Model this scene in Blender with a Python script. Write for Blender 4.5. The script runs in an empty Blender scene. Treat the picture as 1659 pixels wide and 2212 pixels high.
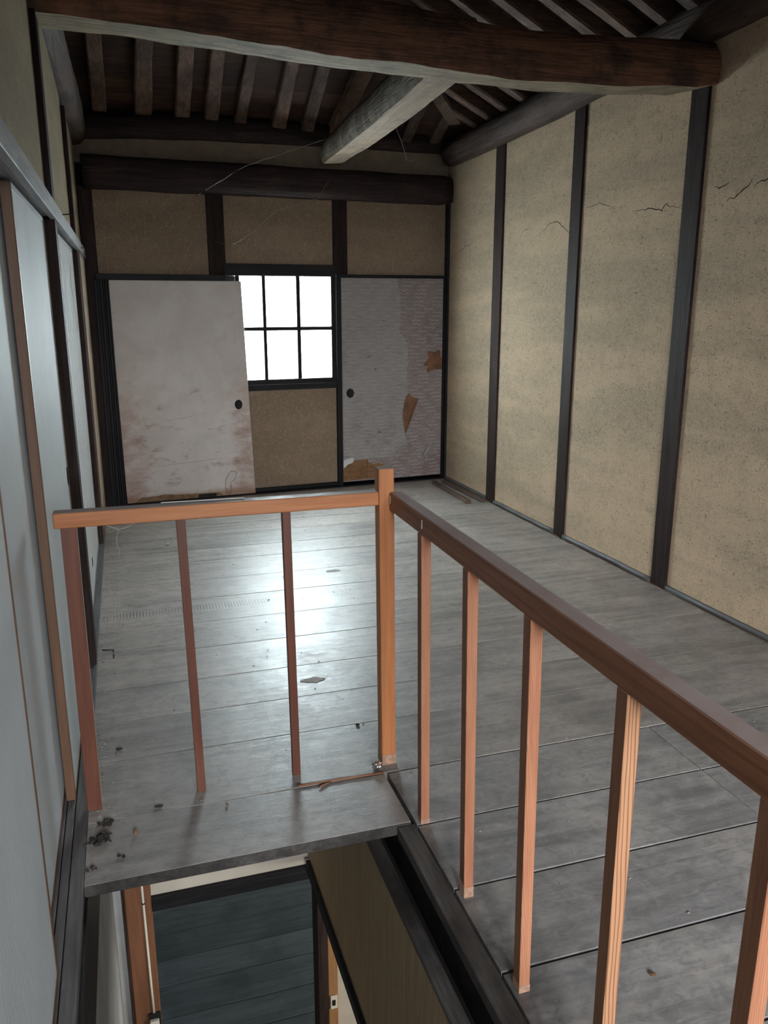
import bpy, bmesh, math, random
from mathutils import Vector, Matrix, noise as mnoise
random.seed(7)
SC = bpy.context.scene
COL = SC.collection

# ------------------------------------------------------------------ camera, light, exposure
cam_d = bpy.data.cameras.new('camera'); cam = bpy.data.objects.new('camera', cam_d); COL.objects.link(cam)
FPX = 1764.02
cam_d.sensor_fit = 'VERTICAL'; cam_d.sensor_height = 24.0; cam_d.lens = 24.0*FPX/2212.0
cam_d.clip_start = 0.02
def _R(x, y, z):
    cx, sx, cy, sy, cz, sz = math.cos(x), math.sin(x), math.cos(y), math.sin(y), math.cos(z), math.sin(z)
    return Matrix(((cz,-sz,0),(sz,cz,0),(0,0,1))) @ Matrix(((cy,0,sy),(0,1,0),(-sy,0,cy))) @ Matrix(((1,0,0),(0,cx,-sx),(0,sx,cx)))
_M = _R(1.83320236, -0.29451982, -0.07826839)
right, down, fwd = _M[0], _M[1], _M[2]
rot = Matrix((right, -down, -fwd)).transposed()
cam.matrix_world = Matrix.Translation((0, 0, 1.45)) @ rot.to_4x4()
SC.camera = cam

world = bpy.data.worlds.new('world'); SC.world = world; world.use_nodes = True
_bg = world.node_tree.nodes['Background']; _bg.inputs[0].default_value = (0.72, 0.84, 1.0, 1); _bg.inputs[1].default_value = 0.9
SC.view_settings.view_transform = 'Standard'; SC.view_settings.look = 'None'
SC.view_settings.gamma = 1.0; SC.view_settings.exposure = 0.12; SC.view_settings.use_curve_mapping = False

def area(name, loc, target, sx, sy, power, col):
    l = bpy.data.lights.new(name, 'AREA'); l.shape = 'RECTANGLE'; l.size = sx; l.size_y = sy
    l.energy = power; l.color = col
    o = bpy.data.objects.new(name, l); COL.objects.link(o); o.location = loc
    o.rotation_euler = (Vector(target)-Vector(loc)).to_track_quat('-Z', 'Y').to_euler()
    return o
area('daylight_far_window', (1.19, 6.95, 1.38), (1.30, 4.0, 0.8), 1.1, 1.1, 470, (0.88, 0.955, 1.0))
area('daylight_rear_window', (0.2, -5.2, 2.45), (1.0, 1.0, 0.8), 3.2, 1.8, 900, (0.97, 0.98, 1.0))
area('fill_downstairs_far', (2.7, 4.4, -0.7), (0.4, 4.2, -2.4), 1.0, 1.0, 30, (0.92, 0.98, 1.0))  # added fill with no visible source, brightens the floor beyond the doorway
area('daylight_downstairs', (2.6, 0.6, -0.7), (0.6, 3.0, -1.3), 1.0, 1.2, 60, (1.0, 0.94, 0.84))

# ------------------------------------------------------------------ material helpers
class G:
    def __init__(s, name):
        s.m = bpy.data.materials.new(name); s.m.use_nodes = True
        s.t = s.m.node_tree; s.t.nodes.clear()
        s.out = s.n('ShaderNodeOutputMaterial')
    def n(s, typ, props=None, **ins):
        nd = s.t.nodes.new(typ)
        for k, v in (props or {}).items(): setattr(nd, k, v)
        for k, v in ins.items(): s.set(nd, k, v)
        return nd
    def set(s, nd, k, v):
        k2 = int(k[1:]) if (k[0] == 'i' and k[1:].isdigit()) else k.replace('_', ' ')
        sock = nd.inputs[k2]
        if isinstance(v, bpy.types.NodeSocket): s.t.links.new(v, sock)
        elif isinstance(v, bpy.types.Node): s.t.links.new(v.outputs[0], sock)
        else:
            if hasattr(sock.default_value, '__len__') and not hasattr(v, '__len__'): v = (v,)*len(sock.default_value)
            elif sock.type == 'RGBA' and len(v) == 3: v = (*v, 1)
            sock.default_value = v
    def math(s, op, a, b=0.0, c=None):
        nd = s.n('ShaderNodeMath', {'operation': op}, i0=a, i1=b)
        if c is not None: s.set(nd, 'i2', c)
        return nd.outputs[0]
    def ramp(s, fac, a=0.0, b=1.0):
        nd = s.n('ShaderNodeMapRange', None, Value=fac); s.set(nd, 'From_Min', a); s.set(nd, 'From_Max', b)
        nd.interpolation_type = 'SMOOTHSTEP'
        return nd.outputs[0]
    def mix(s, fac, a, b, mode='MIX'):
        nd = s.n('ShaderNodeMix', {'data_type': 'RGBA', 'blend_type': mode})
        s.set(nd, 'i0', fac); s.set(nd, 'i6', a); s.set(nd, 'i7', b)
        return nd.outputs[2]
    def coords(s, rnd=True):
        tc = s.n('ShaderNodeTexCoord')
        if not rnd: return tc.outputs['Object']
        oi = s.n('ShaderNodeObjectInfo')
        add = s.n('ShaderNodeVectorMath', {'operation': 'MULTIPLY_ADD'}, i0=oi.outputs['Random'], i1=(37.0, 53.0, 71.0), i2=tc.outputs['Object'])
        return add.outputs[0]
    def scale(s, v, sc):
        return s.n('ShaderNodeVectorMath', {'operation': 'MULTIPLY'}, i0=v, i1=sc).outputs[0]
    def noise(s, v, scale=1.0, detail=4.0, rough=0.55, dist=0.0):
        return s.n('ShaderNodeTexNoise', None, Vector=v, Scale=scale, Detail=detail, Roughness=rough, Distortion=dist).outputs[0]
    def rnd(s): return s.n('ShaderNodeObjectInfo').outputs['Random']
    def finish(s, col, rough, bump=None, bs=0.2, bd=0.01, spec=0.5, metal=0.0):
        b = s.n('ShaderNodeBsdfPrincipled'); s.set(b, 'Base_Color', col); s.set(b, 'Roughness', rough); s.set(b, 'Metallic', metal)
        s.set(b, 'Specular_IOR_Level', spec)
        if bump is not None:
            bp = s.n('ShaderNodeBump', None, Strength=bs, Distance=bd, Height=bump); s.set(b, 'Normal', bp.outputs[0])
        s.t.links.new(b.outputs[0], s.out.inputs[0]); return s.m

AX = {'x': (1.0, 14.0, 14.0), 'y': (14.0, 1.0, 14.0), 'z': (14.0, 14.0, 1.0)}
def wood(name, c1, c2, axis, rough=0.55, scale=1.6, bump=0.25, var=0.25, dirt=None, dirtamt=0.4, rings=0.0, ringc=None, spec=0.4, dscale=3.0, ringscale=60.0, topdust=None):
    g = G(name); v = g.coords(); sv = g.scale(v, AX[axis])
    n1 = g.noise(sv, scale*1.3, 7, 0.62, 0.6); n2 = g.noise(sv, scale*5, 3, 0.5)
    f = g.ramp(g.math('ADD', g.math('MULTIPLY', n1, 0.7), g.math('MULTIPLY', n2, 0.3)), 0.33, 0.68)
    col = g.mix(f, c1, c2)
    if rings:
        sp = g.n('ShaderNodeSeparateXYZ', None, Vector=v); iu, iv, il = {'x': (1, 2, 0), 'y': (0, 2, 1), 'z': (0, 1, 2)}[axis]
        cv = g.n('ShaderNodeCombineXYZ', None, X=g.math('MULTIPLY_ADD', sp.outputs[iv], 0.8, sp.outputs[iu]), Z=g.math('MULTIPLY', sp.outputs[il], 0.10))
        w = g.n('ShaderNodeTexWave', {'wave_type': 'BANDS', 'bands_direction': 'X'}, Vector=cv, Scale=ringscale, Distortion=11.0, Detail=2.5)
        g.set(w, 'Detail_Scale', 0.5)
        col = g.mix(g.math('MULTIPLY', g.ramp(w.outputs[0], 0.66, 0.98), rings), col, ringc)
    if dirt:
        d = g.ramp(g.noise(v, dscale, 5, 0.65), 0.42, 0.68)
        col = g.mix(g.math('MULTIPLY', d, dirtamt), col, dirt)
    hv = g.n('ShaderNodeHueSaturation', None, Value=g.math('MULTIPLY_ADD', g.rnd(), 2*var, 1-var), Color=col)
    r = g.math('MULTIPLY_ADD', n1, 0.25, rough-0.12)
    if topdust:
        up = g.n('ShaderNodeSeparateXYZ', None, Vector=g.n('ShaderNodeNewGeometry').outputs['Normal']).outputs[2]
        dn = g.ramp(g.noise(v, 6, 5, 0.7), 0.25, 0.6)
        fac = g.math('MULTIPLY', g.ramp(up, 0.6, 0.95), g.math('MULTIPLY_ADD', dn, 0.35, 0.55))
        return g.finish(g.mix(fac, hv.outputs[0], topdust), g.math('MAXIMUM', r, g.math('MULTIPLY', fac, 0.7)), f, bump, 0.004, spec)
    return g.finish(hv.outputs[0], r, f, bump, 0.004, spec)

def plaster(name, c1, c2, c3, fib=0.5, bump=0.5):
    g = G(name); v = g.coords(False)
    big = g.noise(g.scale(v, (1.0, 1.0, 2.6)), 1.7, 4, 0.6, 0.3)
    mid = g.noise(v, 11, 6, 0.7); band = g.noise(g.scale(v, (1.0, 0.28, 3.1)), 1.5, 3, 0.55, 0.2)
    col = g.mix(g.ramp(g.math('MULTIPLY_ADD', band, 0.6, g.math('MULTIPLY', big, 0.4)), 0.40, 0.58), c1, c2)
    col = g.mix(g.math('MULTIPLY', g.ramp(mid, 0.45, 0.75), 0.55), col, c3)
    f1 = g.noise(g.scale(v, (0.5, 0.22, 1.0)), 190, 2, 0.55, 1.6)
    f2 = g.noise(g.scale(v, (0.5, 1.0, 0.24)), 180, 2, 0.55, 1.8)
    fl = g.ramp(g.math('MAXIMUM', f1, f2), 0.57, 0.67)
    fd = g.math('MAXIMUM', g.ramp(g.math('MINIMUM', f1, f2), 0.37, 0.29), g.math('MULTIPLY', g.ramp(g.noise(g.scale(v, (1, 0.6, 1)), 130, 2, 0.6, 1.0), 0.63, 0.72), 0.7))
    col = g.mix(g.math('MULTIPLY', fl, fib*0.75), col, (0.72, 0.60, 0.42))
    col = g.mix(g.math('MULTIPLY', fd, fib), col, (0.10, 0.085, 0.06))
    h = g.math('ADD', g.math('MULTIPLY', mid, 0.6), g.math('SUBTRACT', g.math('MULTIPLY', fl, 0.35), g.math('MULTIPLY', fd, 0.5)))
    return g.finish(col, 0.92, h, bump, 0.010, 0.15)

def plain(name, c, rough=0.6, var=0.12, scale=12, spec=0.3, metal=0.0, bump=0.1):
    g = G(name); v = g.coords(); n = g.noise(v, scale, 5, 0.6)
    c2 = tuple(max(0, x*(1-2*var)) for x in c); c1 = tuple(min(1, x*(1+var)) for x in c)
    return g.finish(g.mix(g.ramp(n, 0.3, 0.7), c1, c2), rough, n, bump, 0.004, spec, metal)

def floor_mat(name, base, dust, marks=False, soot=False):
    g = G(name); v = g.coords(); sv = g.scale(v, (1.0, 16.0, 16.0)); wv = g.coords(False)
    n1 = g.noise(sv, 1.5, 7, 0.62, 0.4); n3 = g.noise(v, 2.3, 6, 0.7, 0.4); n4 = g.noise(v, 9.0, 6, 0.75, 0.5)
    f = g.ramp(n1, 0.32, 0.70)
    col = g.mix(f, base, tuple(x*0.55 for x in base))
    col = g.mix(g.math('MULTIPLY', g.ramp(n3, 0.40, 0.66), 0.6), col, dust)
    col = g.mix(g.math('MULTIPLY', g.ramp(n4, 0.52, 0.72), 0.45), col, tuple(x*0.45 for x in base))
    n5 = g.noise(g.scale(v, (0.6, 1.0, 1.0)), 34, 7, 0.75, 0.8)
    col = g.mix(g.math('MULTIPLY', g.ramp(n5, 0.46, 0.66), 0.45 if not soot else 0.6), col, tuple(x*0.5 for x in base))
    col = g.mix(g.math('MULTIPLY', g.ramp(n5, 0.48, 0.30), 0.40), col, dust)
    sc = g.noise(g.scale(v, (3.0, 40.0, 3.0)), 6, 4, 0.7, 1.2)
    col = g.mix(g.math('MULTIPLY', g.ramp(sc, 0.66, 0.75), 0.35), col, tuple(min(1, x*1.9) for x in base))
    spk = g.ramp(g.noise(v, 70, 2, 0.5), 0.73, 0.78)
    col = g.mix(g.math('MULTIPLY', spk, 0.5), col, (0.42, 0.37, 0.30))
    h = g.math('ADD', g.math('MULTIPLY', n1, 0.8), g.math('MULTIPLY', n5, 0.5))
    if marks:
        sep = g.n('ShaderNodeSeparateXYZ', None, Vector=wv)
        w = g.n('ShaderNodeTexWave', {'wave_type': 'BANDS', 'bands_direction': 'X'}, Vector=wv, Scale=21.0, Distortion=0.6, Detail=1.0)
        band = g.math('MULTIPLY', g.ramp(g.math('ABSOLUTE', g.math('SUBTRACT', sep.outputs[1], 0.03)), 0.055, 0.025), g.ramp(g.noise(wv, 3, 2), 0.35, 0.6))
        band = g.math('MULTIPLY', band, g.ramp(sep.outputs[0], 0.15, -0.15))
        mk = g.math('MULTIPLY', g.ramp(w.outputs[0], 0.72, 0.9), band)
        col = g.mix(g.math('MULTIPLY', mk, 0.85), col, (0.03, 0.03, 0.032))
        h = g.math('SUBTRACT', h, g.math('MULTIPLY', mk, 0.15))
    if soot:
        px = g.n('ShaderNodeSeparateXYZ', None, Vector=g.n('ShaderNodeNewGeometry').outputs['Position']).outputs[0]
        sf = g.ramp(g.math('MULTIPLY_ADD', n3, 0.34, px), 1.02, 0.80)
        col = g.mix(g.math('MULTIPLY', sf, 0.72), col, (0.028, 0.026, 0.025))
    hv = g.n('ShaderNodeHueSaturation', None, Value=g.math('MULTIPLY_ADD', g.rnd(), 0.30, 0.90), Color=col)
    r = g.math('MULTIPLY_ADD', n5, 0.30, g.math('MULTIPLY_ADD', n3, 0.30, 0.13))
    return g.finish(hv.outputs[0], r, h, 0.30, 0.005, 0.55)

MAT = {}
M = MAT
DARK1, DARK2 = (0.020, 0.014, 0.013), (0.050, 0.034, 0.030)
for a in 'xyz': M['dark_'+a] = wood('dark stained wood along '+a, DARK1, DARK2, a, 0.62, spec=0.09)
for a in 'xz': M['black_'+a] = wood('black lacquered wood along '+a, (0.007, 0.007, 0.009), (0.018, 0.017, 0.019), a, 0.55, bump=0.1, spec=0.22)
for a in 'xyz': M['orange_'+a] = wood('orange varnished cedar along '+a, (0.50, 0.20, 0.075), (0.36, 0.125, 0.043), a, 0.42, 1.2, 0.12, 0.06, spec=0.45, topdust=(0.30, 0.27, 0.26))
M['dustyrail'] = wood('dusty varnished rail along y', (0.29, 0.12, 0.058), (0.18, 0.07, 0.035), 'y', 0.45, 1.2, 0.15, 0.05, rings=0.35, ringc=(0.07, 0.026, 0.012), ringscale=17, topdust=(0.40, 0.335, 0.32))
M['wornfoot'] = plain('bare worn wood', (0.40, 0.245, 0.17), 0.8, 0.15, 60)
M['sideshade'] = wood('varnished baluster side with painted shade', (0.23, 0.105, 0.055), (0.16, 0.07, 0.038), 'z', 0.45, 1.2, 0.1, 0.1)  # darker colour on the left faces stands in for shade
M['redbal'] = wood('red brown varnished cedar', (0.155, 0.056, 0.032), (0.095, 0.032, 0.020), 'z', 0.42, 1.2, 0.12, 0.10, spec=0.45)
M['palebal'] = wood('pale cedar with dark grain', (0.60, 0.325, 0.18), (0.49, 0.245, 0.13), 'z', 0.5, 1.0, 0.2, 0.08, rings=0.75, ringc=(0.20, 0.085, 0.04), ringscale=44)
M['palebal2'] = wood('pale cedar with fine grain', (0.49, 0.225, 0.125), (0.36, 0.145, 0.080), 'z', 0.5, 1.3, 0.2, 0.08, rings=0.45, ringc=(0.21, 0.08, 0.042), ringscale=75)
M['log'] = wood('red brown roof log', (0.40, 0.195, 0.115), (0.16, 0.080, 0.056), 'x', 0.7, 1.6, 0.9, 0.1, (0.055, 0.043, 0.036), 0.85, dscale=5)
M['logdark_x'] = wood('dark purple brown log along x', (0.055, 0.031, 0.030), (0.020, 0.013, 0.014), 'x', 0.7, 1.6, 0.8, 0.1, (0.012, 0.01, 0.011), 0.6)
M['logdark_y'] = wood('dark brown log along y', (0.105, 0.062, 0.044), (0.036, 0.022, 0.017), 'y', 0.75, 1.6, 0.8, 0.1, (0.02, 0.016, 0.013), 0.6)
M['hewn_x'] = wood('pale hewn wood along x', (0.30, 0.235, 0.14), (0.17, 0.13, 0.08), 'x', 0.8, 1.4, 0.9, 0.05, (0.09, 0.07, 0.045), 0.7, dscale=7)
M['hewn_y'] = wood('pale hewn wood along y', (0.34, 0.255, 0.18), (0.22, 0.16, 0.115), 'y', 0.8, 1.2, 0.7, 0.05, (0.10, 0.078, 0.058), 0.6, dscale=6)
M['bark_y'] = wood('grey brown bark along y', (0.13, 0.10, 0.07), (0.05, 0.038, 0.028), 'y', 0.9, 1.8, 1.2, 0.05, (0.24, 0.20, 0.14), 0.7, dscale=7)
for a in 'xy':
    M['rafter_'+a] = wood('old rafter along '+a, (0.17, 0.105, 0.075), (0.075, 0.046, 0.036), a, 0.8, 1.6, 0.6, 0.4, (0.035, 0.02, 0.018), 0.6)
    M['roofboard_'+a] = wood('brown roof board along '+a, (0.085, 0.040, 0.024), (0.036, 0.018, 0.014), a, 0.85, 1.2, 0.5, 0.35, (0.02, 0.012, 0.012), 0.6)
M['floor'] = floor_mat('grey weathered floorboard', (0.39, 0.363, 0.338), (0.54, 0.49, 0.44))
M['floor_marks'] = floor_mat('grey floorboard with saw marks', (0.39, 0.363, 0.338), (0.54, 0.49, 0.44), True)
M['floor_mid'] = floor_mat('shade darkened grey floorboard', (0.275, 0.260, 0.246), (0.40, 0.365, 0.335))  # darker base paints in the floor's light falling off towards the viewer
M['floor_soft'] = floor_mat('slightly shade darkened grey floorboard', (0.335, 0.314, 0.295), (0.47, 0.43, 0.39))  # in-between step of the same painted fall-off
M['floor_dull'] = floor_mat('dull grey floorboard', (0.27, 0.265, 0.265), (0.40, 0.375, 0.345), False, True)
M['floor_edge'] = wood('sooty board and shaded plank edge', (0.085, 0.078, 0.072), (0.035, 0.031, 0.029), 'y', 0.6, 1.6, 0.4, 0.05, (0.012, 0.011, 0.011), 0.85, dscale=2.5)
M['subfloor'] = plain('black underfloor', (0.012, 0.011, 0.011), 0.9)
M['sill_y'] = wood('grey worn sill along y', (0.15, 0.145, 0.145), (0.085, 0.08, 0.08), 'y', 0.5, 1.5, 0.3, 0.08, (0.05, 0.047, 0.047), 0.5)
M['kamoi_y'] = wood('dusty grey head rail along y', (0.34, 0.34, 0.35), (0.22, 0.22, 0.23), 'y', 0.55, 1.3, 0.2, 0.05)
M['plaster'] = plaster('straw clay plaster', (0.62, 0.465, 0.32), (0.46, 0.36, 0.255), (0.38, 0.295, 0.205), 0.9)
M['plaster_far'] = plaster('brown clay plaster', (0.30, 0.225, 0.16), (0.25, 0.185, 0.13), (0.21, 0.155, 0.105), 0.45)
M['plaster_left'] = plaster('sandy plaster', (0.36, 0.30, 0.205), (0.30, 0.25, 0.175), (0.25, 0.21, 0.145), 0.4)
M['plaster_band'] = plain('smooth tan plaster', (0.30, 0.24, 0.18), 0.9, 0.08)
M['crack'] = plain('plaster crack', (0.035, 0.028, 0.02), 0.95)
M['lowwhite'] = plain('off white plaster', (0.55, 0.50, 0.43), 0.85, 0.05, 5)
M['lowgrey'] = plain('grey painted plaster', (0.36, 0.37, 0.37), 0.85, 0.10, 4)
M['tanwall'] = wood('tan grained wall paper', (0.33, 0.245, 0.145), (0.25, 0.185, 0.105), 'z', 0.7, 2.5, 0.15, 0.02, spec=0.2)
M['lowfloor'] = wood('dark green grey floorboard', (0.10, 0.112, 0.106), (0.058, 0.068, 0.065), 'x', 0.55, 1.4, 0.3, 0.12, (0.035, 0.04, 0.038), 0.6)
M['lowpost'] = wood('brown downstairs post', (0.20, 0.088, 0.045), (0.135, 0.058, 0.030), 'z', 0.5, 1.2, 0.1, 0.05)
M['amber'] = wood('amber door frame', (0.38, 0.20, 0.085), (0.28, 0.14, 0.06), 'z', 0.5, 1.2, 0.1, 0.05)
M['stile'] = wood('brown door edge', (0.165, 0.088, 0.050), (0.115, 0.060, 0.034), 'z', 0.5, 1.2, 0.1, 0.05)
M['batten'] = wood('old loose batten', (0.16, 0.105, 0.075), (0.07, 0.045, 0.035), 'y', 0.75, 1.5, 0.5, 0.2, (0.04, 0.03, 0.025), 0.5)
M['lath'] = wood('thin reddish lath', (0.34, 0.17, 0.09), (0.18, 0.08, 0.045), 'x', 0.6)
M['cream'] = plain('cream paper', (0.58, 0.49, 0.38), 0.8, 0.06)
M['cardboard'] = plain('ochre cardboard', (0.45, 0.30, 0.12), 0.8, 0.06)
M['kraft'] = wood('torn brown backing board', (0.33, 0.185, 0.085), (0.22, 0.115, 0.055), 'x', 0.9, 1.5, 0.4, 0.1, (0.10, 0.05, 0.03), 0.5, dscale=9)
M['kraft_dull'] = plain('dull brown newsprint backing', (0.25, 0.165, 0.10), 0.9, 0.2, 30)
M['peel'] = plain('rusty torn backing paper', (0.21, 0.105, 0.062), 0.85, 0.15)
M['paperwhite'] = plain('white paper', (0.62, 0.62, 0.62), 0.8, 0.06)
M['metal'] = plain('dark metal', (0.03, 0.034, 0.04), 0.4, 0.1, 30, 0.5, 0.6)
M['white_plastic'] = plain('ivory plastic', (0.70, 0.67, 0.58), 0.4, 0.03)
M['black_plastic'] = plain('black plastic', (0.012, 0.012, 0.013), 0.65)
M['web'] = plain('dusty cobweb', (0.45, 0.42, 0.38), 0.9)
M['dirt'] = plain('dirt crumb', (0.035, 0.03, 0.026), 0.9, 0.3, 60)
M['leaf'] = plain('dry leaf', (0.20, 0.11, 0.06), 0.8, 0.2, 40)
M['chip'] = plain('pale chip', (0.60, 0.52, 0.42), 0.8, 0.1)
M['litter'] = plain('floor litter', (0.30, 0.275, 0.25), 0.9, 0.3)
M['stain'] = plain('dried brown stain', (0.23, 0.18, 0.145), 0.6, 0.2, 40)
M['foil'] = plain('crumpled foil', (0.80, 0.80, 0.80), 0.22, 0.05, 30, 0.5, 1.0)

def left_paper(name, c, tex=True, crumple=0.0):
    g = G(name); v = g.coords(False); sep = g.n('ShaderNodeSeparateXYZ', None, Vector=v)
    fine = g.noise(g.scale(v, (1, 90, 22)), 1.0, 3, 0.6, 0.4)
    big = g.noise(v, 1.6, 4, 0.6)
    col = g.mix(g.ramp(big, 0.35, 0.7), c, tuple(x*0.86 for x in c))
    col = g.mix(g.math('MULTIPLY', g.ramp(fine, 0.45, 0.7), 0.10), col, (0.40, 0.43, 0.45))
    h = fine
    if crumple:
        h = g.math('ADD', h, g.math('MULTIPLY', g.noise(g.scale(v, (1, 9, 2)), 1.2, 4, 0.6, 1.5), 5.0))
    return g.finish(col, 0.6, h, 0.25 if not crumple else 0.9, 0.004 if not crumple else 0.02, 0.35)
M['lp'] = left_paper('blue white door paper', (0.70, 0.775, 0.81))
M['lp_crumple'] = left_paper('crumpled white door paper', (0.80, 0.80, 0.79), crumple=1.0)

def stained_paper():
    g = G('stained pinkish door paper'); v = g.coords(False); sep = g.n('ShaderNodeSeparateXYZ', None, Vector=v)
    z = sep.outputs[2]; x = sep.outputs[0]
    n = g.noise(v, 3.0, 6, 0.65, 0.6); m = g.noise(g.scale(v, (2, 2, 3.6)), 3.0, 8, 0.7, 0.35); b = g.noise(g.scale(v, (1, 1, 3)), 1.1, 3, 0.5)
    col = g.mix(g.ramp(n, 0.35, 0.7), (0.67, 0.635, 0.61), (0.58, 0.54, 0.51))
    low = g.ramp(z, 1.15, 0.45)
    edge = g.math('MAXIMUM', g.ramp(x, -0.22, -0.44), g.ramp(x, 0.22, 0.42))
    pink = g.math('MULTIPLY', low, g.math('MULTIPLY', g.ramp(g.math('ADD', m, g.math('MULTIPLY', edge, 0.22)), 0.52, 0.80), 0.65))
    col = g.mix(pink, col, (0.37, 0.225, 0.175))
    dk = g.math('MULTIPLY', g.ramp(m, 0.54, 0.74), g.math('MULTIPLY_ADD', low, 0.42, 0.14))
    col = g.mix(dk, col, (0.20, 0.15, 0.125))
    st = g.math('MULTIPLY', g.ramp(g.noise(v, 22, 3, 0.6), 0.66, 0.72), g.math('MULTIPLY', low, 0.25))
    col = g.mix(st, col, (0.6, 0.56, 0.5))
    bt = g.ramp(g.math('ADD', z, g.math('MULTIPLY', n, 0.12)), 0.13, 0.07)
    col = g.mix(g.math('MULTIPLY', bt, 0.75), col, (0.30, 0.17, 0.09))
    return g.finish(col, 0.8, m, 0.5, 0.01, 0.2)
M['stained'] = stained_paper()

def woven_paper(name, base, white, amt):
    g = G(name); v = g.coords(False); sep = g.n('ShaderNodeSeparateXYZ', None, Vector=v)
    x, z = sep.outputs[0], sep.outputs[2]
    w1 = g.math('MULTIPLY', g.math('SINE', g.math('MULTIPLY', x, 150.0)), 0.13)
    zz = g.math('ADD', g.math('MULTIPLY', z, 34.0), w1)
    row = g.math('FLOOR', zz); fr = g.math('FRACT', zz)
    off = g.math('FRACT', g.math('MULTIPLY', g.math('SINE', g.math('MULTIPLY', row, 12.99)), 437.5))
    da = g.math('FRACT', g.math('ADD', g.math('MULTIPLY', x, 6.3), off))
    dash = g.math('MULTIPLY', g.ramp(da, 0.60, 0.52), g.ramp(g.math('ABSOLUTE', g.math('SUBTRACT', fr, 0.5)), 0.13, 0.05))
    fine = g.math('MULTIPLY', g.math('MULTIPLY_ADD', g.math('SINE', g.math('MULTIPLY', z, 900.0)), 0.5, 0.5), g.ramp(g.noise(g.scale(v, (6, 6, 60)), 3, 3), 0.3, 0.6))
    dirty = g.noise(v, 2.2, 5, 0.6)
    b = g.mix(g.ramp(dirty, 0.35, 0.7), base, tuple(q*0.8 for q in base))
    b = g.mix(g.math('MULTIPLY', g.ramp(z, 0.55, 0.0), g.math('MULTIPLY', g.ramp(g.noise(v, 5, 4, 0.6), 0.42, 0.65), 0.55)), b, (0.17, 0.095, 0.085))
    col = g.mix(g.math('MULTIPLY', fine, amt), b, white)
    col = g.mix(g.math('MULTIPLY', dash, 0.6), col, white)
    return g.finish(col, 0.7, g.noise(v, 5, 4), 0.3, 0.006, 0.25)
M['woven_old'] = woven_paper('mauve woven door paper', (0.235, 0.195, 0.19), (0.56, 0.52, 0.50), 0.42)
M['woven_new'] = woven_paper('pale woven door paper', (0.56, 0.525, 0.515), (0.88, 0.86, 0.85), 0.7)

def pane_mat():
    g = G('frosted window pane'); v = g.coords(False)
    n = g.noise(v, 60, 3, 0.6)
    tl = g.n('ShaderNodeBsdfTranslucent', None, Color=(0.86, 0.90, 0.90)); tp = g.n('ShaderNodeBsdfTransparent', None, Color=(0.93, 0.97, 0.97))
    gl = g.n('ShaderNodeBsdfGlossy', None, Roughness=0.3)
    m1 = g.n('ShaderNodeMixShader', None, i0=g.math('MULTIPLY_ADD', n, 0.2, 0.35), i1=tp.outputs[0], i2=tl.outputs[0])
    m2 = g.n('ShaderNodeMixShader', None, i0=0.05, i1=m1.outputs[0], i2=gl.outputs[0])
    g.t.links.new(m2.outputs[0], g.out.inputs[0]); return g.m
M['pane'] = pane_mat()

# ------------------------------------------------------------------ mesh helpers
ID = lambda x, y, z: (x, y, z)
FA = math.atan(0.0765); FCA, FSA = math.cos(FA), math.sin(FA)
def FAR(s, t, z): return (-0.05+s*FCA-t*FSA, 6.19+s*FSA+t*FCA, z)          # along the far wall, t into the wall
def RW(x, y, z): return (2.548+0.025*(5.4-y)+x, y, z)                      # x measured from the post faces of the right wall
def bm_new(): return bmesh.new()
def hexa(bm, pts, mi=0):
    vs = [bm.verts.new(p) for p in pts]
    fs = []
    for f in ((3,2,1,0),(4,5,6,7),(0,1,5,4),(1,2,6,5),(2,3,7,6),(3,0,4,7)):
        fc = bm.faces.new([vs[i] for i in f]); fc.material_index = mi; fs.append(fc)
    return vs
def box(bm, x0, x1, y0, y1, z0, z1, f=ID, mi=0):
    return hexa(bm, [f(x0,y0,z0),f(x1,y0,z0),f(x1,y1,z0),f(x0,y1,z0),f(x0,y0,z1),f(x1,y0,z1),f(x1,y1,z1),f(x0,y1,z1)], mi)
def bev(bm, w=0.002):
    bmesh.ops.bevel(bm, geom=list(bm.edges), offset=w, segments=1, affect='EDGES', profile=0.5)
def loft(bm, rings, cap=True, mis=None):
    prev = None; R = []
    for r in rings: R.append([bm.verts.new(p) for p in r])
    n = len(R[0])
    for i in range(len(R)-1):
        for j in range(n):
            f = bm.faces.new((R[i][j], R[i][(j+1)%n], R[i+1][(j+1)%n], R[i+1][j]))
            if mis: f.material_index = mis[j]
            f.smooth = True
    if mis:
        for e in bm.edges:
            if len(e.link_faces) == 2 and e.link_faces[0].material_index != e.link_faces[1].material_index: e.smooth = False
    if cap: bm.faces.new(R[0][::-1]); bm.faces.new(R[-1])
def tube(bm, pts, r, n=5):
    rings = []
    pts = [Vector(p) for p in pts]
    for i, p in enumerate(pts):
        d = (pts[min(i+1, len(pts)-1)]-pts[max(i-1, 0)]).normalized()
        a = d.orthogonal().normalized(); b = d.cross(a)
        rr = r[i] if isinstance(r, (list, tuple)) else r
        rings.append([p+a*rr*math.cos(2*math.pi*k/n)+b*rr*math.sin(2*math.pi*k/n) for k in range(n)])
    loft(bm, rings)
def wpos(o):
    p = Vector(o.location)
    while o.parent: o = o.parent; p += Vector(o.location)
    return p
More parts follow.
